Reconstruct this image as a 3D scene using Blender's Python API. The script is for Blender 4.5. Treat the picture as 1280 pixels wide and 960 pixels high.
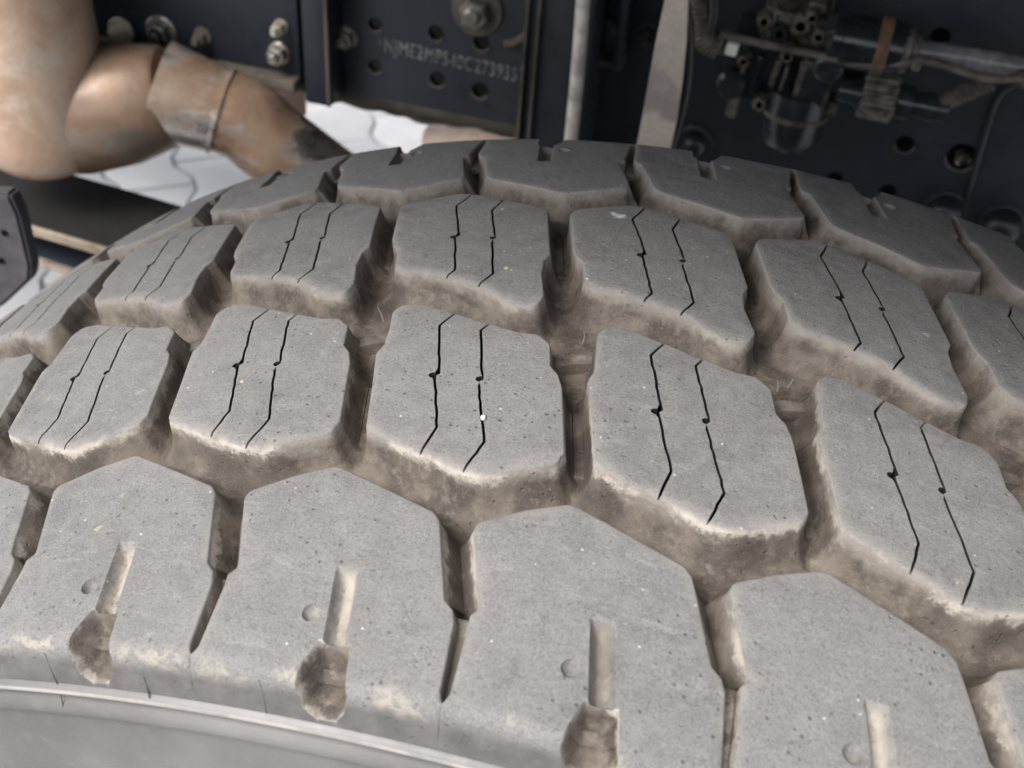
import bpy, bmesh, math, random
from mathutils import Vector, Matrix, noise
from mathutils.geometry import delaunay_2d_cdt
random.seed(7)
for o in list(bpy.data.objects): bpy.data.objects.remove(o)
SC = bpy.context.scene; COL = SC.collection
PI = math.pi; R = math.radians

# ------------------------------------------------------------------ camera
# world: wheel axis = Y (away from the camera), hub at the origin, Z up, ground at -0.52
CAM = Vector((0.0, -0.31018, 0.75631))
AX = (Vector((0.95869399, 0.2756776, 0.070055)), Vector((0.22976305, -0.60536711, -0.76206273)), Vector((-0.16767463, 0.746681, -0.64370233)))
FPX = 1421.22
cam = bpy.data.objects.new('camera', bpy.data.cameras.new('camera')); COL.objects.link(cam)
m = Matrix.Identity(4)
for i in range(3):
    m[i][0] = AX[0][i]; m[i][1] = -AX[1][i]; m[i][2] = -AX[2][i]; m[i][3] = CAM[i]
cam.matrix_world = m
cam.data.sensor_width = 36; cam.data.lens = FPX / 1280 * 36
cam.data.clip_start = 0.02; cam.data.clip_end = 500
cam.data.dof.use_dof = True; cam.data.dof.focus_distance = 0.375; cam.data.dof.aperture_fstop = 16
SC.camera = cam
def at(px, py, Y):                       # a picture point of the reference put on the vertical plane y = Y
    d = AX[0] * ((px - 640) / FPX) + AX[1] * ((py - 480) / FPX) + AX[2]
    return CAM + d * ((Y - CAM.y) / d.y)

# ------------------------------------------------------------------ light
w = bpy.data.worlds.new('World'); SC.world = w; w.use_nodes = True
nt = w.node_tree; bg = nt.nodes['Background']
sky = nt.nodes.new('ShaderNodeTexSky'); sky.sky_type = 'NISHITA'; sky.sun_disc = False
SUN_EL, SUN_AZ = R(52), R(216)           # azimuth clockwise from +Y: behind the camera, a little to its left
sky.sun_elevation = SUN_EL; sky.sun_rotation = SUN_AZ
sky.air_density = 1.0; sky.dust_density = 3.5; sky.ozone_density = 1.0
hs = nt.nodes.new('ShaderNodeHueSaturation'); hs.inputs['Saturation'].default_value = 0.30     # thin overcast: whiter than a clear sky
nt.links.new(sky.outputs[0], hs.inputs['Color']); nt.links.new(hs.outputs[0], bg.inputs[0]); bg.inputs[1].default_value = 0.15
sl = bpy.data.lights.new('sun', 'SUN'); sl.energy = 1.5; sl.angle = R(28); sl.color = (1, 0.955, 0.90)
sun = bpy.data.objects.new('sun', sl); COL.objects.link(sun)
sd = Vector((math.sin(SUN_AZ) * math.cos(SUN_EL), math.cos(SUN_AZ) * math.cos(SUN_EL), math.sin(SUN_EL)))
sun.rotation_euler = sd.to_track_quat('Z', 'Y').to_euler()
SC.view_settings.view_transform = 'Standard'; SC.view_settings.look = 'None'
SC.view_settings.exposure = 0.98; SC.view_settings.gamma = 1; SC.view_settings.use_curve_mapping = False

# ------------------------------------------------------------------ materials
class NB:
    def __init__(s, name):
        s.m = bpy.data.materials.new(name); s.m.use_nodes = True; s.t = s.m.node_tree
        s.b = s.t.nodes['Principled BSDF']; s.pos = s.t.nodes.new('ShaderNodeNewGeometry').outputs['Position']
    def n(s, ty, **kw):
        x = s.t.nodes.new(ty)
        for k, v in kw.items(): setattr(x, k, v)
        return x
    def put(s, sock, v):
        if hasattr(v, 'is_output'): s.t.links.new(v, sock)
        elif v is not None:
            if hasattr(sock.default_value, '__len__') and not hasattr(v, '__len__'): v = (v, v, v)
            if hasattr(v, '__len__') and len(v) == 3 and len(sock.default_value) == 4: v = (*v, 1)
            sock.default_value = v
    def noise(s, scale, detail=3, rough=0.55, dist=0, vec=None):
        x = s.n('ShaderNodeTexNoise'); x.inputs['Scale'].default_value = scale; x.inputs['Detail'].default_value = detail
        x.inputs['Roughness'].default_value = rough; x.inputs['Distortion'].default_value = dist
        s.put(x.inputs['Vector'], vec or s.pos); return x.outputs['Fac']
    def vor(s, scale, vec=None):
        x = s.n('ShaderNodeTexVoronoi'); x.inputs['Scale'].default_value = scale; s.put(x.inputs['Vector'], vec or s.pos)
        return x.outputs['Distance'], x.outputs['Color']
    def stretch(s, v):
        x = s.n('ShaderNodeVectorMath', operation='MULTIPLY'); s.put(x.inputs[0], s.pos); x.inputs[1].default_value = v; return x.outputs[0]
    def ramp(s, f, a, b, lo=0., hi=1.):
        x = s.n('ShaderNodeMapRange'); x.interpolation_type = 'SMOOTHSTEP'; s.put(x.inputs[0], f)
        for i, v in ((1, a), (2, b), (3, lo), (4, hi)): s.put(x.inputs[i], v)
        return x.outputs[0]
    def math(s, op, a, b=0.):
        x = s.n('ShaderNodeMath', operation=op); s.put(x.inputs[0], a); s.put(x.inputs[1], b); return x.outputs[0]
    def mix(s, f, a, b, mode='MIX'):
        x = s.n('ShaderNodeMix', data_type='RGBA', blend_type=mode); s.put(x.inputs[0], f); s.put(x.inputs[6], a); s.put(x.inputs[7], b)
        return x.outputs[2]
    def attr(s, name):
        return s.n('ShaderNodeAttribute', attribute_name=name).outputs['Fac']
    def bump(s, h, dist, strength=1., nrm=None):
        x = s.n('ShaderNodeBump'); x.inputs['Strength'].default_value = strength; x.inputs['Distance'].default_value = dist
        s.put(x.inputs['Height'], h)
        if nrm: s.put(x.inputs['Normal'], nrm)
        return x.outputs[0]
    def out(s, col, rough=0.6, metal=0., bump=None, spec=0.5):
        s.put(s.b.inputs['Base Color'], col); s.put(s.b.inputs['Roughness'], rough); s.put(s.b.inputs['Metallic'], metal)
        s.b.inputs['Specular IOR Level'].default_value = spec
        if bump: s.put(s.b.inputs['Normal'], bump)
        return s.m
    def spot(s, p, r):                    # soft blob round a point of the world, ragged by noise
        x = s.n('ShaderNodeVectorMath', operation='DISTANCE'); s.put(x.inputs[0], s.pos); x.inputs[1].default_value = p
        return s.ramp(s.math('ADD', x.outputs['Value'], s.math('MULTIPLY', s.noise(900, 4, .7), r * 1.6)), r * 1.05, r * 0.8 + r * .55, 1, 0)

RT, RC = 0.53, 0.86708                    # tyre radius, crown radius
PITCH = 2 * PI / 46
def crown(u): return RC - math.sqrt(RC * RC - u * u)
def surf(th, u, h=0.):
    r = RT - crown(u) + h; return Vector((r * math.sin(th), u, r * math.cos(th)))

def mat_tread():
    n = NB('dusty tread rubber'); wd = n.attr('wd')
    big = n.noise(22, 3); mid = n.noise(140, 4, .6); fine = n.noise(1000, 5, .8); grain = n.noise(2300, 3, .75)
    rnd = n.n('ShaderNodeObjectInfo').outputs['Random']
    top = n.mix(n.ramp(big, .3, .7), (.138, .136, .137), (.192, .189, .188))
    top = n.mix(n.math('MULTIPLY', rnd, .5), top, (.200, .195, .192))                # every block worn and dusted a little differently
    top = n.mix(n.ramp(mid, .38, .68, 0, .65), top, (.232, .226, .220))
    top = n.mix(n.ramp(n.noise(48, 5, .7, 1.2), .56, .70, 0, .45), top, (.098, .095, .095))   # cleaner rubbed patches
    scuff = n.noise(160, 4, .7, .6, vec=n.stretch((.22, 1.6, 1)))
    top = n.mix(n.ramp(scuff, .58, .70, 0, .45), top, (.30, .285, .265))
    top = n.mix(n.ramp(fine, .47, .64, 0, .62), top, (.088, .085, .084))
    top = n.mix(n.ramp(grain, .52, .68, 0, .60), top, (.37, .363, .355))
    top = n.mix(n.ramp(n.noise(210, 3, .6), .50, .66, 0, .30), top, (.205, .205, .185))
    side_ = n.ramp(n.attr('rimd'), .2, 3.2, 1, 0)
    top = n.mix(n.math('MULTIPLY', side_, n.ramp(n.noise(60, 4, .65), .35, .65, .05, .55)), top, (.27, .252, .230))
    d, c = n.vor(330); sep = n.n('ShaderNodeSeparateColor'); n.put(sep.inputs[0], c)
    pick = n.ramp(sep.outputs[0], .42, .46)
    pits = n.math('MULTIPLY', n.math('MULTIPLY', n.ramp(d, .10, .22, 1, 0), pick), n.ramp(n.noise(26, 2), .42, .58, .12, 1))
    top = n.mix(n.math('MULTIPLY', pits, .45), top, (.045, .043, .045))
    d2, c2 = n.vor(240); sep2 = n.n('ShaderNodeSeparateColor'); n.put(sep2.inputs[0], c2)
    pale = n.math('MULTIPLY', n.ramp(d2, .05, .13, 1, 0), n.ramp(sep2.outputs[1], .80, .84))
    top = n.mix(n.math('MULTIPLY', pale, .8), top, n.mix(sep2.outputs[2], (.55, .50, .38), (.62, .60, .57)))
    dl, cl = n.vor(75, n.stretch((1, 1, 1))); sp3 = n.n('ShaderNodeSeparateColor'); n.put(sp3.inputs[0], cl)
    smear = n.math('MULTIPLY', n.math('MULTIPLY', n.ramp(n.math('ADD', dl, n.math('MULTIPLY', n.noise(700, 4, .7), .5)), .28, .42, 1, 0), n.ramp(sp3.outputs[0], .86, .9)), .5)
    top = n.mix(smear, top, (.36, .33, .28))
    # walls: baked-on road dust, paler and crusty near the rim
    wn = n.noise(85, 4, .65); wn2 = n.noise(320, 4, .7)
    wall = n.mix(n.ramp(wn, .34, .66), (.078, .064, .053), (.178, .149, .124))
    wall = n.mix(n.ramp(wn2, .5, .72, 0, .6), wall, (.24, .212, .182))
    wall = n.mix(n.ramp(n.noise(40, 2), .50, .66, 0, .7), wall, (.058, .047, .040))
    wall = n.mix(n.ramp(grain, .55, .7, 0, .4), wall, (.30, .27, .23))
    wall = n.mix(n.math('MULTIPLY', n.ramp(n.noise(75, 6, .75, .8), .55, .68), .4), wall, (.25, .207, .168))     # dried mud skins
    film = n.ramp(n.math('ADD', wd, n.math('MULTIPLY', n.math('SUBTRACT', n.noise(70, 4, .65), .5), 14.)), 1.5, 7., .6, 0)
    wall = n.mix(film, wall, (.262, .238, .212))                      # pale dust film on the upper part of the walls
    edge = n.math('ADD', wd, n.math('MULTIPLY', n.math('SUBTRACT', n.noise(140, 6, .75), .5), 17.))
    crust = n.math('MULTIPLY', n.ramp(edge, 2.0, 4.6, 1, 0), n.ramp(n.noise(40, 5, .7), .42, .58))
    sx = n.n('ShaderNodeSeparateXYZ'); n.put(sx.inputs[0], n.pos)
    nearside = n.ramp(sx.outputs[1], -.06, .02, .85, .12)         # salt crust lies on the outer half of the tread
    wall = n.mix(n.math('MULTIPLY', crust, nearside), wall, (.45, .41, .355))
    f = n.ramp(n.math('ADD', wd, n.math('MULTIPLY', n.math('SUBTRACT', mid, .5), 1.6)), .15, 1.5)
    col = n.mix(f, top, wall)
    # outer shoulder dust patches
    sh = n.ramp(n.math('ADD', sx.outputs[1], n.math('MULTIPLY', n.math('SUBTRACT', n.noise(120, 5, .7), .5), .02)), -.1535, -.1505, 1, 0)
    sh2 = n.math('MULTIPLY', n.math('MULTIPLY', sh, n.ramp(sx.outputs[1], -.1585, -.1545, 0, 1)), n.ramp(n.noise(60, 5, .7), .50, .62))
    col = n.mix(n.math('MULTIPLY', sh2, .7), col, (.42, .37, .30))
    col = n.mix(n.math('MULTIPLY', n.ramp(sx.outputs[1], -.1562, -.1548, .85, 0), n.ramp(wd, .3, 1.2, 1, 0)), col, n.mix(n.ramp(mid, .3, .7), (.080, .077, .077), (.118, .113, .112)))
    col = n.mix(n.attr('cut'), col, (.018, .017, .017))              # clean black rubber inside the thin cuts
    for p, r, cc in SPOTS: col = n.mix(n.spot(p, r), col, cc)
    scr = n.noise(900, 2, .5, vec=n.stretch((1, .12, 1)))
    h = n.math('ADD', n.math('MULTIPLY', fine, 1.), n.math('ADD', n.math('MULTIPLY', grain, .6), n.math('SUBTRACT', n.math('MULTIPLY', scr, .35), n.math('MULTIPLY', pits, 1.5))))
    b = n.bump(h, .00028, .8); b = n.bump(n.noise(110, 4, .6), .0012, .6, b)
    return n.out(col, n.ramp(mid, .3, .7, .62, .8), 0, b, .35)
def up(px, py):                          # world point on the tread surface seen at a picture point
    d = AX[0] * ((px - 640) / FPX) + AX[1] * ((py - 480) / FPX) + AX[2]
    a, b = .2, .6
    for t in [x * .002 for x in range(60, 500)]:
        X = CAM + d * t
        if math.hypot(X.x, X.z) < RT - crown(min(max(X.y, -.3), .3)): b = t; a = t - .002; break
    return CAM + d * ((a + b) / 2)
SPOTS = [(up(775, 269), .0045, (.62, .62, .62)), (up(768, 267), .003, (.62, .62, .62)), (up(633, 335), .0022, (.50, .45, .28)),
         (up(302, 477), .0016, (.50, .46, .26)), (up(122, 661), .0028, (.34, .30, .22)), (up(152, 618), .0022, (.30, .25, .20)),
         (up(974, 461), .0016, (.55, .52, .46)), (up(1160, 418), .003, (.40, .34, .26)), (up(628, 261), .0015, (.6, .6, .6))]

def mat_sidewall():
    n = NB('dusty sidewall rubber'); a = n.noise(14, 3); b = n.noise(120, 4, .65); g = n.noise(2500, 2)
    c = n.mix(n.ramp(a, .3, .7), (.115, .112, .110), (.185, .180, .174)); c = n.mix(n.ramp(b, .5, .8, 0, .4), c, (.23, .222, .212))
    sx = n.n('ShaderNodeSeparateXYZ'); n.put(sx.inputs[0], n.pos)
    rr = n.math('POWER', n.math('ADD', n.math('MULTIPLY', sx.outputs[0], sx.outputs[0]), n.math('MULTIPLY', sx.outputs[2], sx.outputs[2])), .5)
    lip = n.math('MULTIPLY', n.ramp(n.math('ABSOLUTE', n.math('SUBTRACT', rr, .5016)), .0003, .0009, 1, 0), n.ramp(n.noise(50, 4, .7), .3, .6, .25, 1))
    c = n.mix(lip, c, (.36, .34, .315))                               # dust lying on the moulded lip
    return n.out(c, n.ramp(b, .3, .7, .36, .54), 0, n.bump(n.math('ADD', g, n.math('MULTIPLY', b, 2)), .0002, .5), .6)
def mat_frame():
    n = NB('black chassis paint'); a = n.noise(9, 4, .6); b = n.noise(60, 5, .7); dust = n.noise(5, 4, .6, vec=n.stretch((1, 1, .35)))
    c = n.mix(n.ramp(a, .3, .75), (.0135, .0170, .0260), (.021, .026, .036)); c = n.mix(n.ramp(dust, .55, .8, 0, .5), c, (.05, .047, .045))
    c = n.mix(n.ramp(b, .64, .78, 0, .45), c, (.06, .055, .05))
    return n.out(c, n.ramp(b, .3, .7, .38, .6), 0, n.bump(b, .0006, .4))
def mat_grime():
    n = NB('dust caked steel'); b = n.noise(70, 5, .7); a = n.noise(14, 3)
    c = n.mix(n.ramp(a, .3, .7), (.030, .027, .024), (.11, .092, .072)); c = n.mix(n.ramp(b, .55, .75, 0, .7), c, (.20, .17, .13))
    return n.out(c, .8, 0, n.bump(b, .0015, .6))
def mat_rust(name, c1, c2, c3, sc=1., metal=.2, r0=.45, r1=.7):
    n = NB(name); a = n.noise(9 * sc, 4, .6); b = n.noise(45 * sc, 5, .7); d = n.noise(300, 3)
    c = n.mix(n.ramp(a, .32, .68), c1, c2); c = n.mix(n.ramp(b, .48, .72, 0, .75), c, c3)
    return n.out(c, n.ramp(b, .3, .7, r0, r1), metal, n.bump(n.math('ADD', b, n.math('MULTIPLY', d, .3)), .0012, .5))
def mat_exhaust(name, c1, c2, pale, stain, amount, metal=.5):
    n = NB(name); a = n.noise(13, 5, .62, 1.); b = n.noise(38, 6, .72, .6); f = n.noise(220, 4, .7); g = n.noise(9, 4, .6, vec=n.stretch((1, 1, 2.2)))
    c = n.mix(n.ramp(a, .34, .66), c1, c2); c = n.mix(n.ramp(b, .50, .72, 0, .8), c, stain)
    pm = n.math('MULTIPLY', n.ramp(n.math('ADD', g, n.math('MULTIPLY', n.math('SUBTRACT', b, .5), .5)), .62 - amount * .35, .76 - amount * .35), n.ramp(f, .25, .6, .55, 1))
    c = n.mix(pm, c, pale); c = n.mix(n.ramp(f, .56, .74, 0, .4), c, tuple(x * .55 for x in stain))
    return n.out(c, n.math('SUBTRACT', n.ramp(b, .3, .7, .24, .48), n.math('MULTIPLY', pm, .06)), n.math('ADD', n.math('MULTIPLY', pm, metal), metal * .35), n.bump(n.math('ADD', b, n.math('MULTIPLY', f, .4)), .0012, .45))
def mat_plain(name, c, rough=.5, metal=0., var=.35, sc=60):
    n = NB(name); b = n.noise(sc, 4, .65)
    return n.out(n.mix(n.ramp(b, .3, .7), tuple(x * (1 - var) for x in c), tuple(x * (1 + var) for x in c)), n.ramp(b, .3, .7, rough * .85, min(1, rough * 1.15)), metal, n.bump(b, .0005, .4))
def mat_paver():
    n = NB('pale concrete paver'); a = n.noise(5, 4, .6); b = n.noise(60, 5, .7); f = n.noise(420, 3, .7); rnd = n.n('ShaderNodeObjectInfo').outputs['Random']
    c = n.mix(n.ramp(a, .3, .7), (.36, .36, .365), (.43, .43, .435)); c = n.mix(n.math('MULTIPLY', rnd, .4), c, (.48, .475, .47))
    c = n.mix(n.ramp(b, .58, .76, 0, .4), c, (.30, .295, .29)); c = n.mix(n.ramp(f, .55, .75, 0, .4), c, (.25, .25, .25))
    return n.out(c, .85, 0, n.bump(n.math('ADD', f, b), .002, .6), .3)
M = dict(dustyrust=mat_rust('dusty rusted edge', (.16, .125, .09), (.30, .25, .19), (.10, .065, .04), 2., 0, .7, .9), tread=mat_tread(), side=mat_sidewall(), frame=mat_frame(), grime=mat_grime(),
    rust=mat_exhaust('tan rusted exhaust', (.42, .285, .20), (.58, .44, .34), (.60, .49, .40), (.36, .235, .15), .26, .15),
    darkrust=mat_exhaust('dark rusted exhaust', (.095, .062, .044), (.21, .140, .098), (.26, .23, .20), (.24, .145, .09), .22, .6),
    sleeve=mat_exhaust('heat stained sleeve', (.22, .145, .095), (.34, .26, .20), (.64, .61, .58), (.20, .115, .07), .58, .75),
    piperust=mat_exhaust('rusted tail pipe', (.20, .125, .085), (.33, .225, .155), (.66, .60, .54), (.13, .08, .058), .36, .9),
    ring=mat_rust('orange rust', (.04, .036, .032), (.16, .085, .042), (.10, .055, .032), 8., 0, .6, .9),
    paver=mat_paver(), joint=mat_plain('sandy joint', (.17, .165, .16), .9, 0, .3, 80), zinc=mat_plain('dull zinc', (.32, .30, .27), .35, .8), palezinc=mat_plain('pale washer', (.45, .42, .34), .5, .3),
    plastic=mat_plain('black plastic', (.020, .022, .026), .22), dusty=mat_plain('dusty plastic', (.085, .078, .066), .6, 0, .85, 150),
    teal=mat_plain('dark green black enamel', (.013, .017, .018), .2), hose=mat_plain('black hose', (.02, .021, .023), .33),
    tube=mat_plain('dusty beige tube', (.50, .47, .43), .6), nylon=mat_plain('dark grey nylon line', (.15, .145, .15), .25),
    wire=mat_plain('dusty wire', (.085, .075, .064), .6, 0, .6), strap=None, white=mat_plain('white plastic', (.7, .72, .62), .5, 0, .05),
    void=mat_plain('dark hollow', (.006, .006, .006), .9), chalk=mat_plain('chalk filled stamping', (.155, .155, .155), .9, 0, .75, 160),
    flap=mat_plain('grey rubber', (.055, .053, .058), .7), stone=mat_plain('white stone', (.75, .73, .68), .6, 0, .1))
def mat_strap():
    n = NB('woven beige strap'); a = n.noise(25, 4, .6); wv = n.noise(700, 2, .6, vec=n.stretch((1, 1, .5)))
    c = n.mix(n.ramp(a, .3, .7), (.44, .385, .335), (.58, .51, .445)); c = n.mix(n.ramp(n.noise(18, 3), .58, .7, 0, .7), c, (.22, .19, .19))
    return n.out(n.mix(n.ramp(wv, .4, .7, 0, .4), c, (.28, .24, .21)), .9, 0, n.bump(wv, .0008, .6))
M['strap'] = mat_strap()

# ------------------------------------------------------------------ helpers
def link(name, me, mat, parent=None):
    if mat is not None: me.materials.append(mat)
    o = bpy.data.objects.new(name, me); COL.objects.link(o)
    if parent is not None: o.parent = parent
    return o
def smooth(me, ang=35):
    me.polygons.foreach_set('use_smooth', [True] * len(me.polygons)); me.set_sharp_from_angle(angle=R(ang)); return me
def mesh_of(bm, name, ang=35):
    bmesh.ops.recalc_face_normals(bm, faces=bm.faces)
    me = bpy.data.meshes.new(name); bm.to_mesh(me); bm.free(); return smooth(me, ang)
def obj(name, bm, mat, parent=None, ang=35): return link(name, mesh_of(bm, name, ang), mat, parent)
def tag(o, label, cat=None, group=None, kind=None):
    if label: o['label'] = label
    if cat: o['category'] = cat
    if group: o['group'] = group
    if kind: o['kind'] = kind
    return o
def thing(name, label, cat, loc=(0, 0, 0)):
    o = bpy.data.objects.new(name, None); COL.objects.link(o); o.location = loc; o.empty_display_size = .05; return tag(o, label, cat)
def box(bm, c, s, rot=None, bev=0.):
    mt = Matrix.Translation(Vector(c)) @ (rot.to_4x4() if rot is not None else Matrix.Identity(4)) @ Matrix.Diagonal((*s, 1))
    r = bmesh.ops.create_cube(bm, size=1, matrix=mt)
    if bev > 0:
        es = list({e for v in r['verts'] for e in v.link_edges})
        bmesh.ops.bevel(bm, geom=es, offset=bev, segments=2, affect='EDGES', profile=.5)
    return bm
def tube(bm, pts, rad, seg=16, cap=True, ripple=None):
    pts = [Vector(p) for p in pts]; rads = rad if hasattr(rad, '__len__') else [rad] * len(pts)
    rings = []; up_ = None
    for i, p in enumerate(pts):
        t = (pts[min(i + 1, len(pts) - 1)] - pts[max(i - 1, 0)]).normalized()
        if up_ is None: up_ = t.orthogonal().normalized()
        up_ = (up_ - t * up_.dot(t)).normalized(); sd_ = t.cross(up_)
        rings.append([bm.verts.new(p + (up_ * math.cos(2 * PI * k / seg) + sd_ * math.sin(2 * PI * k / seg)) * rads[i]) for k in range(seg)])
    for a, b in zip(rings, rings[1:]):
        for k in range(seg): bm.faces.new((a[k], a[(k + 1) % seg], b[(k + 1) % seg], b[k]))
    if cap: bm.faces.new(rings[0][::-1]); bm.faces.new(rings[-1])
    return bm
def spline(pts, n=10):                    # Catmull-Rom
    pts = [Vector(p) for p in pts]; P_ = [pts[0] * 2 - pts[1]] + pts + [pts[-1] * 2 - pts[-2]]; out = []
    for i in range(1, len(P_) - 2):
        a, b, c, d = P_[i - 1:i + 3]
        for k in range(n):
            t = k / n; out.append(.5 * ((2 * b) + (c - a) * t + (2 * a - 5 * b + 4 * c - d) * t * t + (3 * b - a - 3 * c + d) * t ** 3))
    return out + [pts[-1]]
def lathe(bm, p0, axis, prof, seg=24):    # prof: (distance along axis, radius)
    axis = Vector(axis).normalized(); return tube(bm, [Vector(p0) + axis * d for d, _ in prof], [max(r, 1e-5) for _, r in prof], seg)

# ------------------------------------------------------------------ paved ground, the sky is the world
# interlocking concrete pavers 0.20 x 0.15 m with zigzag long sides, laid in half-offset columns along PE
PE, PF = Vector((.61, -.7924)), Vector((.7924, .61)); E0, F0, PL, PW = -1.944, .031, .20, .15
GZ = -.52
bm = bmesh.new(); bm.faces.new([bm.verts.new((x, y, GZ - .009)) for x, y in ((-80, -80), (80, -80), (80, 80), (-80, 80))])
ground = tag(obj('paved_ground', bm, M['joint']), 'pale grey interlocking paving under the truck', kind='structure')
def zig(e):                               # trapezoid wave, +1 round e = 0
    t = abs((e / PL + .5) % 1 - .5) * 2; return max(-1, min(1, (0.5 - t) / .22))
def paver_outline(ph):                    # ph: 0 for columns whose ends lie on a crest of the wave, .5 for the others
    es = [-.5, -.39, -.28, -.22, -.11, 0, .11, .22, .28, .39, .5]; w_ = lambda e: .014 * zig((e + .5 + ph) * PL)
    return [(e * PL * .972, -PW / 2 + w_(e) + .003) for e in es] + [(e * PL * .972, PW / 2 + w_(e) - .003) for e in reversed(es)]
def paver_into(bm, ph, M_):
    po = paver_outline(ph); c = [Vector((e, f)) for e, f in po]; rings = []
    for sc, z in ((.955, 0), (.985, -.0015), (1, -.005), (1, -.012)):
        rings.append([bm.verts.new(M_ @ Vector((PE.x * p.x * sc + PF.x * p.y * sc, PE.y * p.x * sc + PF.y * p.y * sc, z))) for p in c])
    for a_, b_ in zip(rings, rings[1:]):
        for k in range(len(c)): bm.faces.new((a_[k], a_[(k + 1) % len(c)], b_[(k + 1) % len(c)], b_[k]))
    bm.faces.new(rings[0])
pm = []
for ph in (0, .5):
    bm = bmesh.new(); paver_into(bm, ph, Matrix.Identity(4)); me = mesh_of(bm, 'paver'); me.materials.append(M['paver']); pm.append(me)
cells = []
for n_ in range(-60, 60):
    for m_ in range(-45, 45):
        ph = 0 if n_ % 2 else .5
        e = E0 + (m_ + .5 + (0 if ph == 0 else .5)) * PL; f = F0 + (n_ + .5) * PW; x, y = PE.x * e + PF.x * f, PE.y * e + PF.y * f
        d_ = math.hypot(x + 1.1, y - 1.7)
        if d_ < 6: cells.append((d_, x, y, ph))
cells.sort()
for d_, x, y, ph in cells[:300]:
    o = bpy.data.objects.new('paver', pm[0 if ph == 0 else 1]); COL.objects.link(o); o.parent = ground
    o.location = (x, y, GZ + random.uniform(-.0015, .0015)); o.rotation_euler = (random.uniform(-.006, .006), random.uniform(-.006, .006), 0)
bm = bmesh.new()
for d_, x, y, ph in cells[300:]: paver_into(bm, ph, Matrix.Translation((x, y, GZ + random.uniform(-.0015, .0015))))
o = obj('paver_field', bm, M['paver'], ground); o['kind'] = 'stuff'

# ------------------------------------------------------------------ truck tyre
DEPTHS = [0, .10, .32, .75, 1.6, 3, 5.5, 8, 10.3, 12.2, 13.6, 14.4]
OFF = {'g': [-.85, -.48, -.18, 0, .14, .38, 1.0, 1.9, 3.1, 4.6, 7.2, 11],
       'w': [-2.5, -1.6, -.85, -.2, .3, .7, 1.35, 2.2, 3.3, 4.8, 7.2, 11],
       'c': [.1] * 12,
       'l': [-.6, -.34, -.12, 0, .08, .2, .5, 1.0, 1.6, 2.5, 3.8, 5.5],
       'm': [-.6, -.34, -.12, 0, .35, .9, 2.0, 3.4, 4.8, 6.0, 7.2, 8.4],
       's': [-.14, -.05, -.01, 0, 0, 0, 0, 0, 0, 0, 0, 0], 'b': [0] * 12}
def off(t, i):
    if isinstance(t, str): return OFF[t][i]
    if t > 1: return OFF['g'][i] * (2 - t) + OFF['w'][i] * (t - 1)
    return OFF['l'][i] * (1 - t) + OFF['g'][i] * t
def rounded(poly):
    """poly: (s, u, corner radius, type of the edge that leaves the corner) clockwise -> points and edge types"""
    pts, tys = [], []; n = len(poly)
    for i, (s, u, r, t) in enumerate(poly):
        tp = poly[i - 1][3]; p = Vector((s, u)); a = Vector(poly[i - 1][:2]) - p; b = Vector(poly[(i + 1) % n][:2]) - p
        la, lb = a.length, b.length; a.normalize(); b.normalize(); c = max(-1, min(1, a.dot(b))); ang = math.acos(c)
        if r <= 0 or ang > PI - .03: pts.append(p); tys.append(t); continue
        d = min(r / math.tan(ang / 2), la * .45, lb * .45); p0, p2 = p + a * d, p + b * d
        k = max(3, int((PI - ang) / .22)); wa = {'g': 1., 'l': 0., 'w': 2.}.get(tp); wb = {'g': 1., 'l': 0., 'w': 2.}.get(t)
        for q in range(k + 1):
            x = q / k; pts.append(p0 * (1 - x) ** 2 + p * 2 * x * (1 - x) + p2 * x * x)
            if q == k: tys.append(t)
            elif {wa, wb} == {0., 2.}: tys.append(['l', 'g', 'w'][min(2, int(3 * (q / k if wa == 0 else 1 - q / k)))])
            elif wa is None or wb is None: tys.append(tp)
            else: tys.append(wa + (wb - wa) * (q + .5) / k)
    # split long edges so that they follow the curve of the tyre
    P2, T2 = [], []
    for i, p in enumerate(pts):
        b = pts[(i + 1) % len(pts)]; k = 1 if tys[i] == 's' else max(1, int((b - p).length / 5.))
        for q in range(k): P2.append(p + (b - p) * q / k); T2.append(tys[i])
    return P2, T2
def offset_ring(pts, tys, i, dshift=0):
    out = []; n = len(pts)
    for j, p in enumerate(pts):
        e0 = p - pts[j - 1]; e1 = pts[(j + 1) % n] - p
        n0 = Vector((-e0.y, e0.x)).normalized(); n1 = Vector((-e1.y, e1.x)).normalized()   # outward for clockwise
        o0, o1 = off(tys[j - 1], i), off(tys[j], i); c = n0.x * n1.y - n0.y * n1.x
        if abs(c) < .3 and n0.dot(n1) > 0:
            nn = (n0 + n1).normalized(); out.append(p + nn * ((o0 + o1) / 2 / max(.6, nn.dot(n0))))
        else:
            out.append(p + Vector(((o0 * n1.y - o1 * n0.y) / c, (n0.x * o1 - n1.x * o0) / c)))
    return out
def inside(p, poly):
    c = False; n = len(poly)
    for i in range(n):
        a, b = poly[i], poly[i - 1]
        if (a.y > p.y) != (b.y > p.y) and p.x < (b.x - a.x) * (p.y - a.y) / (b.y - a.y) + a.x: c = not c
    return c
def dist_edge(p, poly):
    best = 1e9
    for i in range(len(poly)):
        a, b = poly[i - 1], poly[i]; e = b - a; t = max(0, min(1, (p - a).dot(e) / max(e.length_squared, 1e-12))); best = min(best, (p - a - e * t).length)
    return best
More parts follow.
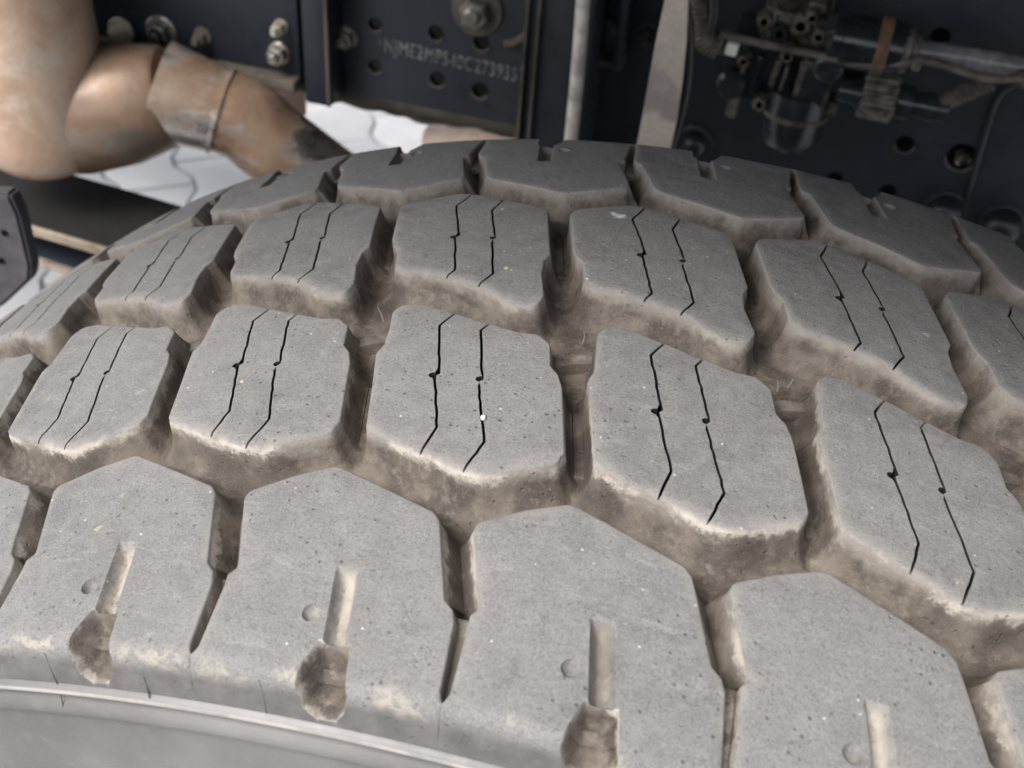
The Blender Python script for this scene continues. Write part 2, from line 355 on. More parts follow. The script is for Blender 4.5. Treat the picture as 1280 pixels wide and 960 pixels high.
# profile of the shoulder: v in mm, beyond V0 it turns down the buttress
V0 = 151.0; RAD = 5.0; A0 = math.asin(V0 / 1000 / RC); A1 = R(73); LARC = RAD * (A1 - A0)
def prof(v):                              # -> u, r (metres), normal angle from radial; for |v|
    sg = -1 if v < 0 else 1; a = abs(v)
    if a <= V0: u = a / 1000; return sg * u, RT - crown(u), sg * math.asin(u / RC)
    u0, r0 = V0 / 1000, RT - crown(V0 / 1000); cu, cr = u0 - RAD / 1000 * math.sin(A0), r0 - RAD / 1000 * math.cos(A0)
    x = min(a - V0, LARC); al = A0 + x / RAD; u, r = cu + RAD / 1000 * math.sin(al), cr + RAD / 1000 * math.cos(al)
    if a - V0 > LARC: e = (a - V0 - LARC) / 1000; u += e * math.cos(A1); r -= e * math.sin(A1); al = A1
    return sg * u, r, sg * al
def to3(s, v, dep):
    u, r, al = prof(v); u -= dep / 1000 * math.sin(al); r -= dep / 1000 * math.cos(al); th = s / (RT * 1000)
    return Vector((r * math.sin(th), u, r * math.cos(th)))
def build_block(polys, name, base=0., step=3.4, dfun=None, fine=None, extra=(), nlev=12, core=None):
    """loft every outline from its worn top down to the groove floor; wd = depth below the tread surface (mm)"""
    V, Fc, W, RD, CUT = [], [], [], [], []
    for poly in polys:
        pts, tys = rounded(poly); rings = [offset_ring(pts, tys, i) for i in range(nlev)]; n = len(pts); r0 = rings[0]; start = len(V)
        for i in range(nlev):
            for j, p in enumerate(rings[i]):
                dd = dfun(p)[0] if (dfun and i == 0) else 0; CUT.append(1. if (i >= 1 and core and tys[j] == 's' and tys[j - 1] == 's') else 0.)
                V.append(to3(p.x, p.y, base + DEPTHS[i] + dd)); W.append(base * .6 + DEPTHS[i] + dd * .5); RD.append(0.)
        for i in range(nlev - 1):
            for j in range(n):
                a, b = start + i * n + j, start + i * n + (j + 1) % n; Fc.append((a, b, b + n, a + n))
        xs = [p.x for p in r0]; ys = [p.y for p in r0]; ins = []
        y = min(ys) + step * .5; row = 0
        while y < max(ys):
            x = min(xs) + step * (.25 + .5 * (row % 2))
            while x < max(xs):
                p = Vector((x, y))
                if inside(p, r0) and dist_edge(p, r0) > step * .45 and not (fine and fine(p)): ins.append(p)
                x += step
            y += step * .87; row += 1
        ins += [p for p in extra if inside(p, r0) and dist_edge(p, r0) > .25]
        groove = [r0[j] for j in range(n) if tys[j] not in ('s', 'b')]
        vv, _, ff, _, _, _ = delaunay_2d_cdt([Vector((p.x, p.y)) for p in r0] + ins, [], [list(range(n))], 1, 1e-5)
        st2 = len(V)
        for p in vv:
            dd, ww = dfun(p) if dfun else (0, 0)
            V.append(to3(p.x, p.y, base + dd)); W.append(base * .6 + ww); RD.append(min((p - Vector(g)).length for g in groove) if groove else 9.); CUT.append(0.)
        Fc += [tuple(st2 + k for k in f) for f in ff]
    if core:                               # the block below its sipes: closes the cuts where they reach the groove walls
        pts, tys = rounded(core); n = len(pts); start = len(V); lv = []
        inn = [(-3.2, 8.), (-2.9, 4.), (-2.3, 1.9)]
        for o_, d_ in inn: OFF['c'] = [o_] * 12; lv.append((offset_ring(pts, ['c'] * n, 0), d_))
        for i in range(3 if core is not None else 4, 12):
            lv.append(([p + (p - q) * (.10 / max((p - q).length, 1e-3)) for p, q in zip(offset_ring(pts, tys, i), offset_ring(pts, tys, 0))], DEPTHS[i] + (.45 if i == 3 else 0)))
        for ring, d_ in lv:
            for p in ring: V.append(to3(p.x, p.y, d_)); W.append(d_); RD.append(0.); CUT.append(0.)
        for i in range(len(lv) - 1):
            for j in range(n):
                a, b = start + i * n + j, start + i * n + (j + 1) % n; Fc.append((a, b, b + n, a + n))
    me = bpy.data.meshes.new(name); me.from_pydata([tuple(v) for v in V], [], Fc)
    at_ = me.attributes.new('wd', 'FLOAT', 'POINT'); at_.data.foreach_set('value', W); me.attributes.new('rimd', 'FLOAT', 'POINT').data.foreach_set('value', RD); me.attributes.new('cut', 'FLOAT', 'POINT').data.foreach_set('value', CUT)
    bm = bmesh.new(); bm.from_mesh(me); bmesh.ops.remove_doubles(bm, verts=bm.verts, dist=2e-6); bmesh.ops.recalc_face_normals(bm, faces=bm.faces)
    bm.to_mesh(me); bm.free(); me.materials.append(M['tread']); return smooth(me, 48)

def jag(pts, amp):                        # slightly ragged cut edges, as along the worn sipes
    out = []
    for a, b in zip(pts, pts[1:]):
        a, b = Vector(a), Vector(b); k = max(1, int((b - a).length / 2.5))
        for q in range(k):
            p = a + (b - a) * q / k
            if q:
                p.x += random.uniform(-amp, amp)
                if min((p - Vector(pts[0])).length, (p - Vector(pts[-1])).length) < 4.6: continue
            out.append((p.x, p.y))
    return out + [tuple(pts[-1])]
def centre_polys(left_notch, top_left, et, eb):
    hw = .36
    s1 = jag([(-4.0, -9.3), (-7.15, -17.1), (1.0, -41.8), (.0, -42.9), (8.4, -65.8), (6.8, -77.0)], .2)
    s2 = jag([(9.5, -13.2), (7.7, -17.6), (15.7, -42.1), (14.7, -43.3), (24.6, -69.1), (21.8, -81.3)], .2)
    def side(path, dx):
        res = [(x + dx, u) for x, u in path]
        if (dx < 0) == left_notch:         # little mould pit beside the jog of the sipe
            k = min(range(len(res)), key=lambda i: abs(res[i][1] + 42.4)); c = res[k]; sg = -1 if dx < 0 else 1
            res = [p for p in res if abs(p[1] - c[1]) > 1.5]; k = next(i for i, p in enumerate(res) if p[1] < c[1])
            res[k:k] = [(c[0] + sg * 1.75 * math.cos(a), c[1] + 1.35 * math.sin(a)) for a in [PI / 2 - q * PI / 6 for q in range(7)]]
        return res
    L = [(-13.8, -69.8, 3, 'l'), (-18.4, -53, 0, 'l'), (-24.0, -34.2, 2, 'l'), (-22.9, -29.5, 2, 'l'), (-24.5, -20, 0, 'l')] + top_left
    L = [(a, b, c, et if d == 'g' else d) for a, b, c, d in L]
    L += [(x, u, 0, 's') for x, u in side(s1, -hw)[:-1]] + [(6.8 - hw, -76.95, 0, eb), (-9.5, -71.7, 3, eb)]
    Mi = [(-4 + hw, -9.4, 0, et)] + [(x, u, 0, 's') for x, u in side(s2, -hw)[:-1]] + [(21.8 - hw, -81.25, 0, eb)]
    Mi += [(x, u, 0, 's') for x, u in side(s1, hw)[::-1][:-1]]
    Rr = [(9.5 + hw, -13.3, 0, et), (20.3, -15.9, 6, et), (27.2, -15.6, 4, et), (32.4, -20, 3, 'l'), (35.4, -31, 2, 'l'), (38.7, -34.3, 2, 'l'),
          (41.4, -40, 3, 'l'), (49.2, -67.5, 3, 'l'), (48, -72.2, 3, eb), (40.5, -75.8, 6, eb), (28, -81.5, 4, eb), (21.8 + hw, -81.35, 0, 's')]
    Rr += [(x, u, 0, 's') for x, u in side(s2, hw)[::-1][1:-1]]
    full = [p for p in L if p[3] != 's' and p[0] < 6] + [(-4, -9.3, 0, et)] + [p for p in Rr if p[3] != 's']
    full = L[:-2 - len([p for p in L if p[3] == 's'])] + [(-4, -9.3, 0, et), (9.5, -13.2, 0, et)] + [p for p in Rr[1:] if p[3] != 's'] + [(21.8, -81.35, 0, eb), (6.8, -77, 0, eb), L[-1]]
    return [L, Mi, Rr], full
TLB = [(-26.6, -10.5, 4, 'l'), (-23.4, -5.2, 4, 'g'), (-16, -5.4, 6, 'g')]
TLC = [(-29.3, -7, 4, 'l'), (-28.6, -.2, 5, 'g'), (-21.0, .8, 8, 'g'), (-14.0, -2.2, 10, 'g'), (-6.8, -7.4, 8, 'g')]

SLOT = [Vector(p) for p in ((15.2, -120.4), (21.8, -120.4), (27.3, -143.9), (20.4, -143.9))]
POCK = [Vector(p) for p in ((19.4, -143.2), (28.2, -143.4), (30.0, -151), (31.2, -157), (30.2, -162.5), (27.5, -165.6), (22, -165.8), (18.2, -163.2), (16.4, -157), (17.0, -150.5))]
PINC = Vector((13.9, -136.0))
def shoulder_depth(p):
    d = w_ = 0.
    if 8 < p.x < 36:
        if -146 < p.y < -118 and inside(p, SLOT):
            e = dist_edge(p, SLOT); d = 4.4 * min(1, e / 1.9) ** .8 ; d *= min(1, .55 + (-120.4 - p.y) / 9); w_ = max(w_, .55 + e * .35)
        if p.y < -142 and inside(p, POCK):
            e = dist_edge(p, POCK); x = min(1, e / 4.2); d = max(d, 9.0 * (x * (2 - x)) ** .9); w_ = max(w_, 2.5 + e * 4)
        q = (p - PINC).length
        if q < 2.6: d = max(d, 2.4 * math.sqrt(1 - (q / 2.6) ** 2)); w_ = max(w_, .5)
    return d, w_
def rim(poly, o):
    n = len(poly); c = sum(poly, Vector((0, 0))) / n; out = []
    for i in range(n):
        a, b = poly[i], poly[(i + 1) % n]; k = max(2, int((b - a).length / .7))
        for q in range(k):
            p = a + (b - a) * q / k; e = (b - a).normalized(); nn = Vector((-e.y, e.x)); out.append(p - nn * o)
    return out
def fine_zone(p): return 9.5 < p.x < 33.5 and -167 < p.y < -118.5
xs_ = []
for poly in (SLOT, POCK):
    for o in (-.15, .05, .35): xs_ += rim(poly, o)
for k in range(22):
    a = 2 * PI * k / 22; c_ = Vector((math.cos(a), math.sin(a))); xs_ += [PINC + c_ * 2.7, PINC + c_ * 2.5, PINC + c_ * 1.5]
y = -166.6
while y < -119:
    x = 10.
    while x < 33: xs_.append(Vector((x + random.uniform(-.1, .1), y + random.uniform(-.1, .1)))); x += .95
    y += .95
for v in [150 + .8 * i for i in range(21)]:                       # follow the turn of the shoulder
    for k in range(17):
        if not fine_zone(Vector((-14 + k * 4.4, -v))): xs_.append(Vector((-14 + k * 4.4, -v)))
VEND = -167.0
SHOULDER = [[(-23.3, -101.5, 3, 'l'), (-22.8, -98.6, 3, 'g'), (-10.8, -91.3, 3, 'g'), (1.2, -85.8, 5, 'g'), (20, -92.3, 0, 'g'), (36.2, -97.7, 3, 'g'), (38.8, -100.4, 3, 'm'),
    (48.5, -125.0, 1.5, 'l'), (51.6, -127.4, 1.0, 'l'), (53.2, -131, 2, 'l'), (55.7, -150.2, 0, 'l'), (56.6, -152.3, 0, 'b'),
    (57.0, -153, 0, 'b'), (57.0, VEND, 0, 'b'), (57.0 - 72.393, VEND, 0, 'b'), (57.0 - 72.393, -153, 0, 'b'), (-15.0, -152.3, 0, 'l'), (-14.2, -150.2, 0, 'l'), (-15.4, -131, 2, 'l'), (-16.0, -128, 1.0, 'l'), (-14.0, -125.4, 1.5, 'm')]]
mesh_B, mesh_C = [], []
for q in range(4):                         # four wear states of each centre row: chipped edges and ragged sipes differ
    tl = [(a + random.uniform(-.5, .5), b + random.uniform(-.5, .5), c, d) for a, b, c, d in TLB]
    pb, fb = centre_polys(True, tl, 'g', 'w'); mesh_B.append(build_block(pb, 'tread_block', core=fb))
    tl = [(a + random.uniform(-.5, .5), b + random.uniform(-.5, .5), c, d) for a, b, c, d in TLC]
    pb, fb = centre_polys(False, tl, 'w', 'g'); mesh_C.append(build_block(pb, 'tread_block', core=fb))
mesh_A = build_block(SHOULDER, 'shoulder_block', dfun=shoulder_depth, fine=fine_zone, extra=xs_)
TIE_C = [[(39.5, -38.5, 0, 's'), (44.5, -38.5, 0, 's'), (51.6, -66, 0, 'm'), (45.9, -66, 0, 's')], [(44.62, -38.5, 0, 's'), (51.5, -38.5, 0, 's'), (58.2, -66, 0, 'm'), (51.75, -66, 0, 's')],
         [(31, -16.5, 0, 's'), (38, -12.8, 1, 's'), (47.5, -10.8, 0, 's'), (48, -14.8, 0, 's'), (39.5, -17.5, 1, 's'), (32.5, -21, 0, 's')]]
TIE_S = [[(46, -126.5, 0, 's'), (62, -126.5, 0, 's'), (62, -154, 0, 's'), (52, -154, 0, 's')]]
mesh_T = build_block(TIE_C[:2], 'tie_bar', base=12.0, nlev=7)
mesh_W = build_block(TIE_C[2:], 'tie_web', base=9.0, nlev=7)
mesh_S = build_block(TIE_S, 'tie_bar', base=5.5, nlev=6)

tyre = thing('truck_tyre', 'dusty black truck tyre with chunky sipe-cut tread blocks filling the picture', 'tyre')
def revolve(profile, seg=276, close=False):
    bm = bmesh.new(); rings = []
    for u, r in profile: rings.append([bm.verts.new((r * math.sin(2 * PI * k / seg), u, r * math.cos(2 * PI * k / seg))) for k in range(seg)])
    for a, b in zip(rings, rings[1:]):
        for k in range(seg): bm.faces.new((a[k], a[(k + 1) % seg], b[(k + 1) % seg], b[k]))
    return bm
cas = obj('casing', revolve([(u / 1000, RT - crown(u / 1000) - .0138) for u in range(-149, 150, 6)] ), M['tread'], tyre)
cas.data.attributes.new('wd', 'FLOAT', 'POINT').data.foreach_set('value', [15.] * len(cas.data.vertices))
uE, rE, _ = prof(-167.0)
SW = [(-uE - .011, rE + .0015), (-uE - .0002, rE), (.1598, .50225), (.1601, .5014), (.1596, .5000), (.1592, .4990), (.1597, .4980), (.1607, .4966), (.1611, .4946), (.1608, .4926), (.1598, .4912),
      (.1590, .4906), (.1588, .4896), (.1588, .486), (.1590, .476), (.1602, .462), (.1635, .44), (.168, .41), (.170, .38), (.167, .34), (.158, .31), (.148, .292), (.135, .288)]
for sg in (-1, 1): obj('sidewall', revolve([(sg * u, r) for u, r in SW]), M['side'], tyre, 50)
rimo = obj('wheel_rim', revolve([(-.135, .2885), (-.142, .298), (-.137, .300), (-.120, .27), (-.06, .255), (.02, .25), (.025, .14), (.045, .12), (.045, 0.001)], 96), M['zinc'], tyre)
PH = dict(A=-.33263, B=-.29894, C=-.30950, D=-.27756)
def put(name, me, ph, k, flip):
    o = bpy.data.objects.new(name, me); COL.objects.link(o); o.parent = tyre
    mt = Matrix.Rotation(ph + k * PITCH, 4, 'Y')
    o.matrix_local = mt @ Matrix.Rotation(PI, 4, 'Z') if flip else mt
for k in range(-23, 23):
    put('tread_block', mesh_B[k * 3 % 4], PH['B'], k, False); put('tread_block', mesh_C[(k * 3 + 2) % 4], PH['C'], k, True)
    put('shoulder_block', mesh_A, PH['A'], k, False); put('shoulder_block', mesh_A, PH['D'], k, True)
for k in range(-9, 10):
    put('tie_bar', mesh_T, PH['B'], k, False); put('tie_bar', mesh_T, PH['C'], k, True)
    put('tie_bar', mesh_S, PH['A'], k, False); put('tie_bar', mesh_S, PH['D'], k, True)
    put('tie_web', mesh_W, PH['B'], k, False)
# a few moulding whiskers left in the grooves
def whisk(k, s, u, dep, ln, lean):
    bm = bmesh.new(); p = to3(s, u, dep); q = to3(s + lean, u - lean * .4, dep - ln)
    tube(bm, [p, (p + q) / 2 + Vector((.0004, 0, 0)), q], [.00035, .0003, .00012], 6)
    o = obj('rubber_whisker', bm, M['tread'], tyre); o.matrix_local = Matrix.Rotation(PH['B'] + k * PITCH, 4, 'Y')
for k, s, u, dep, ln, lean in ((0, 40, -9, 6, 6, -1), (1, 41, -9.5, 6, 5, .3), (2, 38, -10, 6, 5, .8), (2, 47, -9, 6, 5.5, 3), (2, 35, -13, 6, 4, -1)): whisk(k, s, u, dep, ln, lean)
# cracks in the rubber of the buttress and the rib
def on_side(px, py):
    tab = [prof(-(151 + .5 * i))[:2] for i in range(33)] + [(-u, r) for u, r in SW[2:]]
    d = AX[0] * ((px - 640) / FPX) + AX[1] * ((py - 480) / FPX) + AX[2]
    for q in range(1, 4000):
        X = CAM + d * (.15 + q * .0001); r = math.hypot(X.x, X.z)
        if r > tab[0][1]: continue
        for (u0, r0), (u1, r1) in zip(tab, tab[1:]):
            if r1 <= r <= r0 and X.y > u0 + (u1 - u0) * (r0 - r) / max(1e-9, r0 - r1): return X
    return None
for pts, rad in ((((56, 815), (63, 835), (72, 856), (76, 868), (79, 884)), .00014), (((180, 846), (184, 858), (187, 873)), .0002), (((324, 850), (330, 872), (333, 892)), .0001)):
    ps = [on_side(*p) for p in pts]; ps = [p for p in ps if p]
    if len(ps) > 1: bm = bmesh.new(); tube(bm, spline(ps, 4), rad, 6); obj('rubber_crack', bm, M['flap'], tyre)
# stones
def stone(p, r, label):
    bm = bmesh.new(); bmesh.ops.create_icosphere(bm, subdivisions=2, radius=r)
    for v in bm.verts: v.co *= 1 + .35 * noise.noise(v.co * 900 + Vector((p.x * 50, p.y * 50, 0))); v.co.y *= 1.3
    o = obj('pebble', bm, M['stone'], None, 60); o.location = p; tag(o, label, 'pebble', 'pebbles caught in the tread')
stone(up(604, 523) + Vector((0, 0, .0003)), .0008, 'white pebble wedged in a thin sipe cut of a middle tread block')
stone(surf(.06, -.0915, -.006), .0012, 'white pebble lying in the wide zigzag groove above the shoulder blocks')

# ------------------------------------------------------------------ truck chassis behind the tyre
chas = thing('truck_chassis', 'black painted truck frame rail with bolts and stamped number behind the tyre', 'truck frame', (0, .56, .3))
def part(name, bm, mat, parent=None, ang=35):
    o = obj(name, bm, mat, None, ang); par = parent or chas
    o.parent = par; o.matrix_parent_inverse = Matrix.Translation(-Vector(par.location)) if par.type == 'EMPTY' else Matrix.Identity(4)
    return o
YR = .55
zb = at(520, 132, YR).z
def plate_with_holes(x0, x1, z0, z1, Y, th, holes, sgx=20, mat='frame', name='frame_rail'):
    """upright plate in the xz plane at y = Y with real round holes (x, z, r)"""
    N = 20; verts, edges = [], []; outer = [(x0, z0), (x1, z0), (x1, z1), (x0, z1)]
    vs = [Vector(p) for p in outer]; faces = [[0, 1, 2, 3]]
    hl = []
    for hx, hz, hr in holes:
        st = len(vs); vs += [Vector((hx + hr * math.cos(2 * PI * k / N), hz + hr * math.sin(2 * PI * k / N))) for k in range(N)]
        hl.append((hx, hz, hr)); edges += [(st + k, st + (k + 1) % N) for k in range(N)]
    edges += [(0, 1), (1, 2), (2, 3), (3, 0)]
    vv, _, ff, _, _, _ = delaunay_2d_cdt(vs, edges, [], 1, 1e-7)
    bm = bmesh.new(); bv = [bm.verts.new((p.x, Y, p.y)) for p in vv]
    for f in ff:
        c = sum((vv[i] for i in f), Vector((0, 0))) / len(f)
        if any((c - Vector((a, b))).length < r_ * .98 for a, b, r_ in hl): continue
        bm.faces.new([bv[i] for i in f])
    r = bmesh.ops.extrude_face_region(bm, geom=bm.faces[:])
    for v in [e for e in r['geom'] if isinstance(e, bmesh.types.BMVert)]: v.co.y += th
    return part(name, bm, M[mat], None, 30)
def hole(px, py, Y, r): p = at(px, py, Y); return (p.x, p.z, r)
xL, xR = at(412, 60, YR).x, at(652, 100, YR).x
plate_with_holes(-2.5, xR + .05, zb, zb + .26, YR, .008, [hole(469, 30, YR, .0062), hole(545, 41, YR, .0068), hole(602, 53, YR, .007), hole(469, 83, YR, .0062), hole(547, 99, YR, .007), hole(600, 113, YR, .0072)])
bm = bmesh.new()                                                   # rounded lower corner and flange of the channel
pr = [(YR, zb), (YR + .001, zb - .006), (YR + .005, zb - .011), (YR + .012, zb - .013), (YR + .075, zb - .013), (YR + .075, zb - .005), (YR + .012, zb - .005), (YR + .008, zb)]
ra = [bm.verts.new((-2.5, a, b)) for a, b in pr]; rb = [bm.verts.new((xR + .05, a, b)) for a, b in pr]
for i in range(len(pr) - 1): bm.faces.new((ra[i], ra[i + 1], rb[i + 1], rb[i]))
part('rail_flange', bm, M['grime'])
bm = bmesh.new(); box(bm, (-1.0, YR + .20, zb + .1), (3.0, .008, .34)); part('dark_backing', bm, M['void'])  # near-black sheet behind the rail holes
bm = bmesh.new(); path = spline([at(385, 108, .64), at(420, 118, .64), at(470, 126, .64), at(520, 137, .64), at(580, 148, .64), at(660, 165, .64)], 8)
tube(bm, [p + Vector((0, 0, .003 * noise.noise(p * 60))) for p in path], [.009 + .004 * noise.noise(p * 45) for p in path], 12); part('wiring_loom', bm, M['grime'])
# pale lips below the holes: thin half rings along the lower edge
for px, py, r in ((469, 30, .0062), (545, 41, .0068), (469, 83, .0062), (547, 99, .007), (600, 113, .0072), (602, 53, .007)):
    p = at(px, py, YR); bm = bmesh.new()
    tube(bm, [(p.x + (r + .0006) * math.cos(a), YR - .0004, p.z + (r + .0006) * math.sin(a)) for a in [PI * (1.12 + .76 * k / 12) for k in range(13)]], .0011, 8)
    part('hole_lip', bm, M['grime'])
# number stamped along the rail
a, b = at(472, 52, YR), at(646, 97, YR)
cu = bpy.data.curves.new('chassis_number', 'FONT'); cu.body = '*NJME2MP540C273935'; cu.size = .0135; cu.extrude = .0002; cu.space_character = 1.12
to = bpy.data.objects.new('text_tmp', cu); COL.objects.link(to); bpy.context.view_layer.update()
me = bpy.data.meshes.new_from_object(to.evaluated_get(bpy.context.evaluated_depsgraph_get())); bpy.data.objects.remove(to)
wx = max(v.co.x for v in me.vertices); sc_ = (b.x - a.x) / wx
me.transform(Matrix.Translation((a.x, YR - .0003, a.z - .007)) @ Matrix.Rotation(R(2.2), 4, 'Y') @ Matrix.Rotation(PI / 2, 4, 'X') @ Matrix.Diagonal((sc_, 1.3, 1, 1)))
me.materials.append(M['chalk']); o = bpy.data.objects.new('chassis_number', me); COL.objects.link(o); o.parent = chas; o.matrix_parent_inverse = Matrix.Translation(-Vector(chas.location))
tag(o, 'pale stamped number *NJME2MP540C273935')

def bolt(px, py, Y, r, mat='zinc', washer=1.5, h=.008, dome=False, wm=None):
    p = at(px, py, Y); bm = bmesh.new()
    lathe(bm, p, (0, -1, 0), [(0, r * washer), (.0022, r * washer), (.003, r * washer * .93)], 28); wsh = part('washer', bm, M[wm or mat])
    bm = bmesh.new()
    if dome: lathe(bm, p, (0, -1, 0), [(.003, r), (.003 + h * .5, r * .95), (.003 + h * .85, r * .7), (.003 + h, r * .3)], 24)
    else:
        lathe(bm, p, (0, -1, 0), [(.003, r), (.003 + h * .85, r), (.003 + h, r * .85)], 6); lathe(bm, p, (0, -1, 0), [(.003 + h, r * .52), (.003 + h + .005, r * .52), (.003 + h + .006, r * .42)], 14)
    part('bolt', bm, M[mat], wsh)
# left bracket plate in front of the rail
YB = .53
p0, p1 = at(120, 0, YB), at(376, 98, YB); zbl = at(250, 82, YB).z
bm = bmesh.new(); box(bm, (p1.x - .6, YB + .004, zbl + .11), (1.2, .008, .22), bev=.0015); part('bracket_plate', bm, M['frame'])
bm = bmesh.new(); box(bm, (p1.x - .6, YB - .004, zbl + .003), (1.2, .020, .012), bev=.003); part('bracket_lip', bm, M['grime'])
xa, xb_ = at(377, 50, .52).x, at(411, 50, .52).x
bm = bmesh.new(); box(bm, ((xa + xb_) / 2, .535, zbl + .105), (xb_ - xa, .03, .23), bev=.003); part('stiffener', bm, M['frame'])
bm = bmesh.new(); box(bm, (xb_ - .001, .5185, zbl + .105), (.0025, .004, .225)); part('stiffener_highlight', bm, M['grime'])  # pale strip standing in for the highlight on the right edge
bolt(152, 38, YB, .008, 'palezinc', 1.5); bolt(203, 40, YB, .010, 'hose', 1.5, wm='zinc'); bolt(254, 45, YB, .006, 'grime', 1.4)
bolt(352, 33, YB, .006, 'palezinc', 1.1); bolt(350, 66, YB, .0085, 'zinc', 1.2); bolt(433, 46, YR, .0085, 'zinc', 1.25)
bolt(597, 12, YR, .013, 'zinc', 1.65, .012, wm='grime')
p = at(622, 20, YR); bm = bmesh.new(); tube(bm, [(p.x + .034 * math.cos(a), YR - .004, p.z + .012 + .034 * math.sin(a)) for a in [R(-75 + 75 * k / 10) for k in range(11)]], .004, 10); part('clip', bm, M['grime'])
# upright hanger plate, pale strips painting its edge highlights, and the plate to the right
YH = .50
x0, x1 = at(652, 100, YH).x, at(735, 100, YH).x
bm = bmesh.new(); box(bm, ((x0 + x1) / 2, YH + .03, .42), (x1 - x0, .06, .52), bev=.004); part('hanger_plate', bm, M['frame'])
for px in (654, 668):
    xx = at(px, 100, YH).x; bm = bmesh.new(); box(bm, (xx, YH - .002, .42), (.0022, .006, .5)); part('hanger_highlight', bm, M['grime'])
YP = .57
pr_ = [(1175, 47, .0075), (1131, 180, .0072), (1202, 196, .0115), (1110, 240, .007), (1044, 224, .007), (1000, 235, .006), (1075, 97, .013)]
plate_with_holes(at(735, 100, YP).x, 1.6, .10, .68, YP, .008, [hole(a, b, YP, r) for a, b, r in pr_], name='side_plate')
bm = bmesh.new(); box(bm, (.72, YP + .12, .36), (1.8, .008, .6)); part('dark_backing', bm, M['void'])  # near-black sheet behind the holes of the side plate
for px, py, r in ((1202, 196, .0115), (1110, 240, .007), (1131, 180, .0072)):
    p = at(px, py, YP); bm = bmesh.new()
    tube(bm, [(p.x + (r + .0008) * math.cos(a), YP - .0004, p.z + (r + .0008) * math.sin(a)) for a in [PI * (1.05 + .9 * k / 12) for k in range(13)]], .0011, 8); part('hole_lip', bm, M['grime'])
p = at(1204, 204, YP + .02); bm = bmesh.new(); lathe(bm, p + Vector((0, .015, 0)), (0, -1, 0), [(0, .006), (.012, .006), (.015, .003)], 14); part('bolt', bm, M['zinc'])
bolt(1181, 262, YP, .0155, 'hose', 1.12, .016, True, 'frame'); bolt(1252, 280, YP, .0165, 'hose', 1.12, .016, True, 'frame'); bolt(868, 178, YP, .012, 'hose', 1.4, .012, True, 'frame')
bolt(812, 45, YP - .01, .0085, 'hose', 1.5, wm='frame'); bolt(757, 30, YP, .012, 'frame', 1.3, .01, True)
# small angle bar next to the hanger
bm = bmesh.new(); a, b = at(776, -20, .53), at(778, 88, .53); box(bm, ((a.x + b.x) / 2, .54, (a.z + b.z) / 2), (.007, .02, abs(a.z - b.z)), bev=.0015); part('angle_bar', bm, M['frame'])
bm = bmesh.new(); a, b = at(743, 76, .535), at(777, 87, .535); box(bm, ((a.x + b.x) / 2, .545, (a.z + b.z) / 2), (b.x - a.x, .02, .006), bev=.001); part('angle_foot', bm, M['grime'])
# pressed rib on the right plate
bm = bmesh.new(); tube(bm, spline([at(1290, 95, YP - .001), at(1250, 118, YP - .001), at(1232, 165, YP - .001), at(1212, 235, YP - .001), at(1200, 275, YP - .001)], 6), .0028, 8); part('weld_seam', bm, M['frame'])
# far rail of the ladder frame and an unseen slab overhead, shaped to shade the far tread
bm = bmesh.new(); zf = at(480, 136, 1.3).z; box(bm, (-.4, 1.34, zf + .125), (5, .07, .25), bev=.006); part('far_rail', bm, M['frame'])
bm = bmesh.new(); box(bm, (.66, .49, .775), (2.4, 1.22, .05), bev=.006); part('overhead_shade_slab', bm, M['frame'])

# ------------------------------------------------------------------ exhaust
ex = thing('exhaust_pipe', 'brown rusted exhaust elbow and tail pipe passing under the frame rail', 'exhaust', tuple(at(95, 222, .45)))
def expart(name, bm, mat): o = obj(name, bm, mat, None, 40); o.parent = ex; o.matrix_parent_inverse = Matrix.Translation(-Vector(ex.location)); return o
YE = .45
c0 = at(45, 120, YE); rv = .0585; zlow = at(62, 219, YE).z + rv * .66 + .014
bm = bmesh.new(); pts, rr = [], []
for k in range(9):
    a = PI / 2 * k / 8; pts.append((c0.x, YE, zlow - rv * .78 * math.cos(a))); rr.append(max(.002, rv * math.sin(a)))
pts += [(c0.x, YE, zlow + .1), (c0.x, YE, zlow + .4)]; rr += [rv, rv]
tube(bm, pts, rr, 40); expart('down_pipe', bm, M['rust'])
# elbow bulging to the right behind it, then sleeve, clamp and tail pipe
A_ = at(100, 137, .468); A2 = at(158, 129, .475); B_ = at(216, 118, .485); C_ = at(277, 140, .495); D_ = at(345, 182, .505); E_ = at(450, 260, .52); F_ = at(560, 340, .55)
d1 = (B_ - A2).normalized(); bm = bmesh.new(); pts, rr = [], []
for k in range(8):
    a = PI / 2 * k / 8; pts.append(A_ - (A2 - A_).normalized() * .056 * math.cos(a)); rr.append(max(.002, .0555 * math.sin(a)))
tube(bm, spline(pts + [A_, A2, B_ - d1 * .004, B_], 1), rr + [.0555, .0520, .0425, .0395], 40); expart('elbow', bm, M['darkrust'])
d2 = (C_ - B_).normalized()
bm = bmesh.new(); tube(bm, [B_ - d2 * .012, B_, C_ - d2 * .003, C_ + d2 * .001], [.0425, .0412, .0368, .0368], 36); tag(expart('sleeve', bm, M['sleeve']), 'heat-stained silvery sleeve')
bm = bmesh.new(); tube(bm, [C_ - d2 * .003, C_ - d2 * .002, C_ + d2 * .001, C_ + d2 * .002], [.036, .0382, .0382, .0355], 36); expart('clamp_ring', bm, M['sleeve'])
bm = bmesh.new(); tube(bm, spline([C_ - d2 * .01, C_ + d2 * .02, D_, E_, F_], 8), .0358, 36); expart('tail_pipe', bm, M['piperust'])
bm = bmesh.new(); tube(bm, [at(545, 195, .8), at(600, 186, .8), at(700, 184, .8)], .036, 28); expart('rear_pipe', bm, M['rust'])
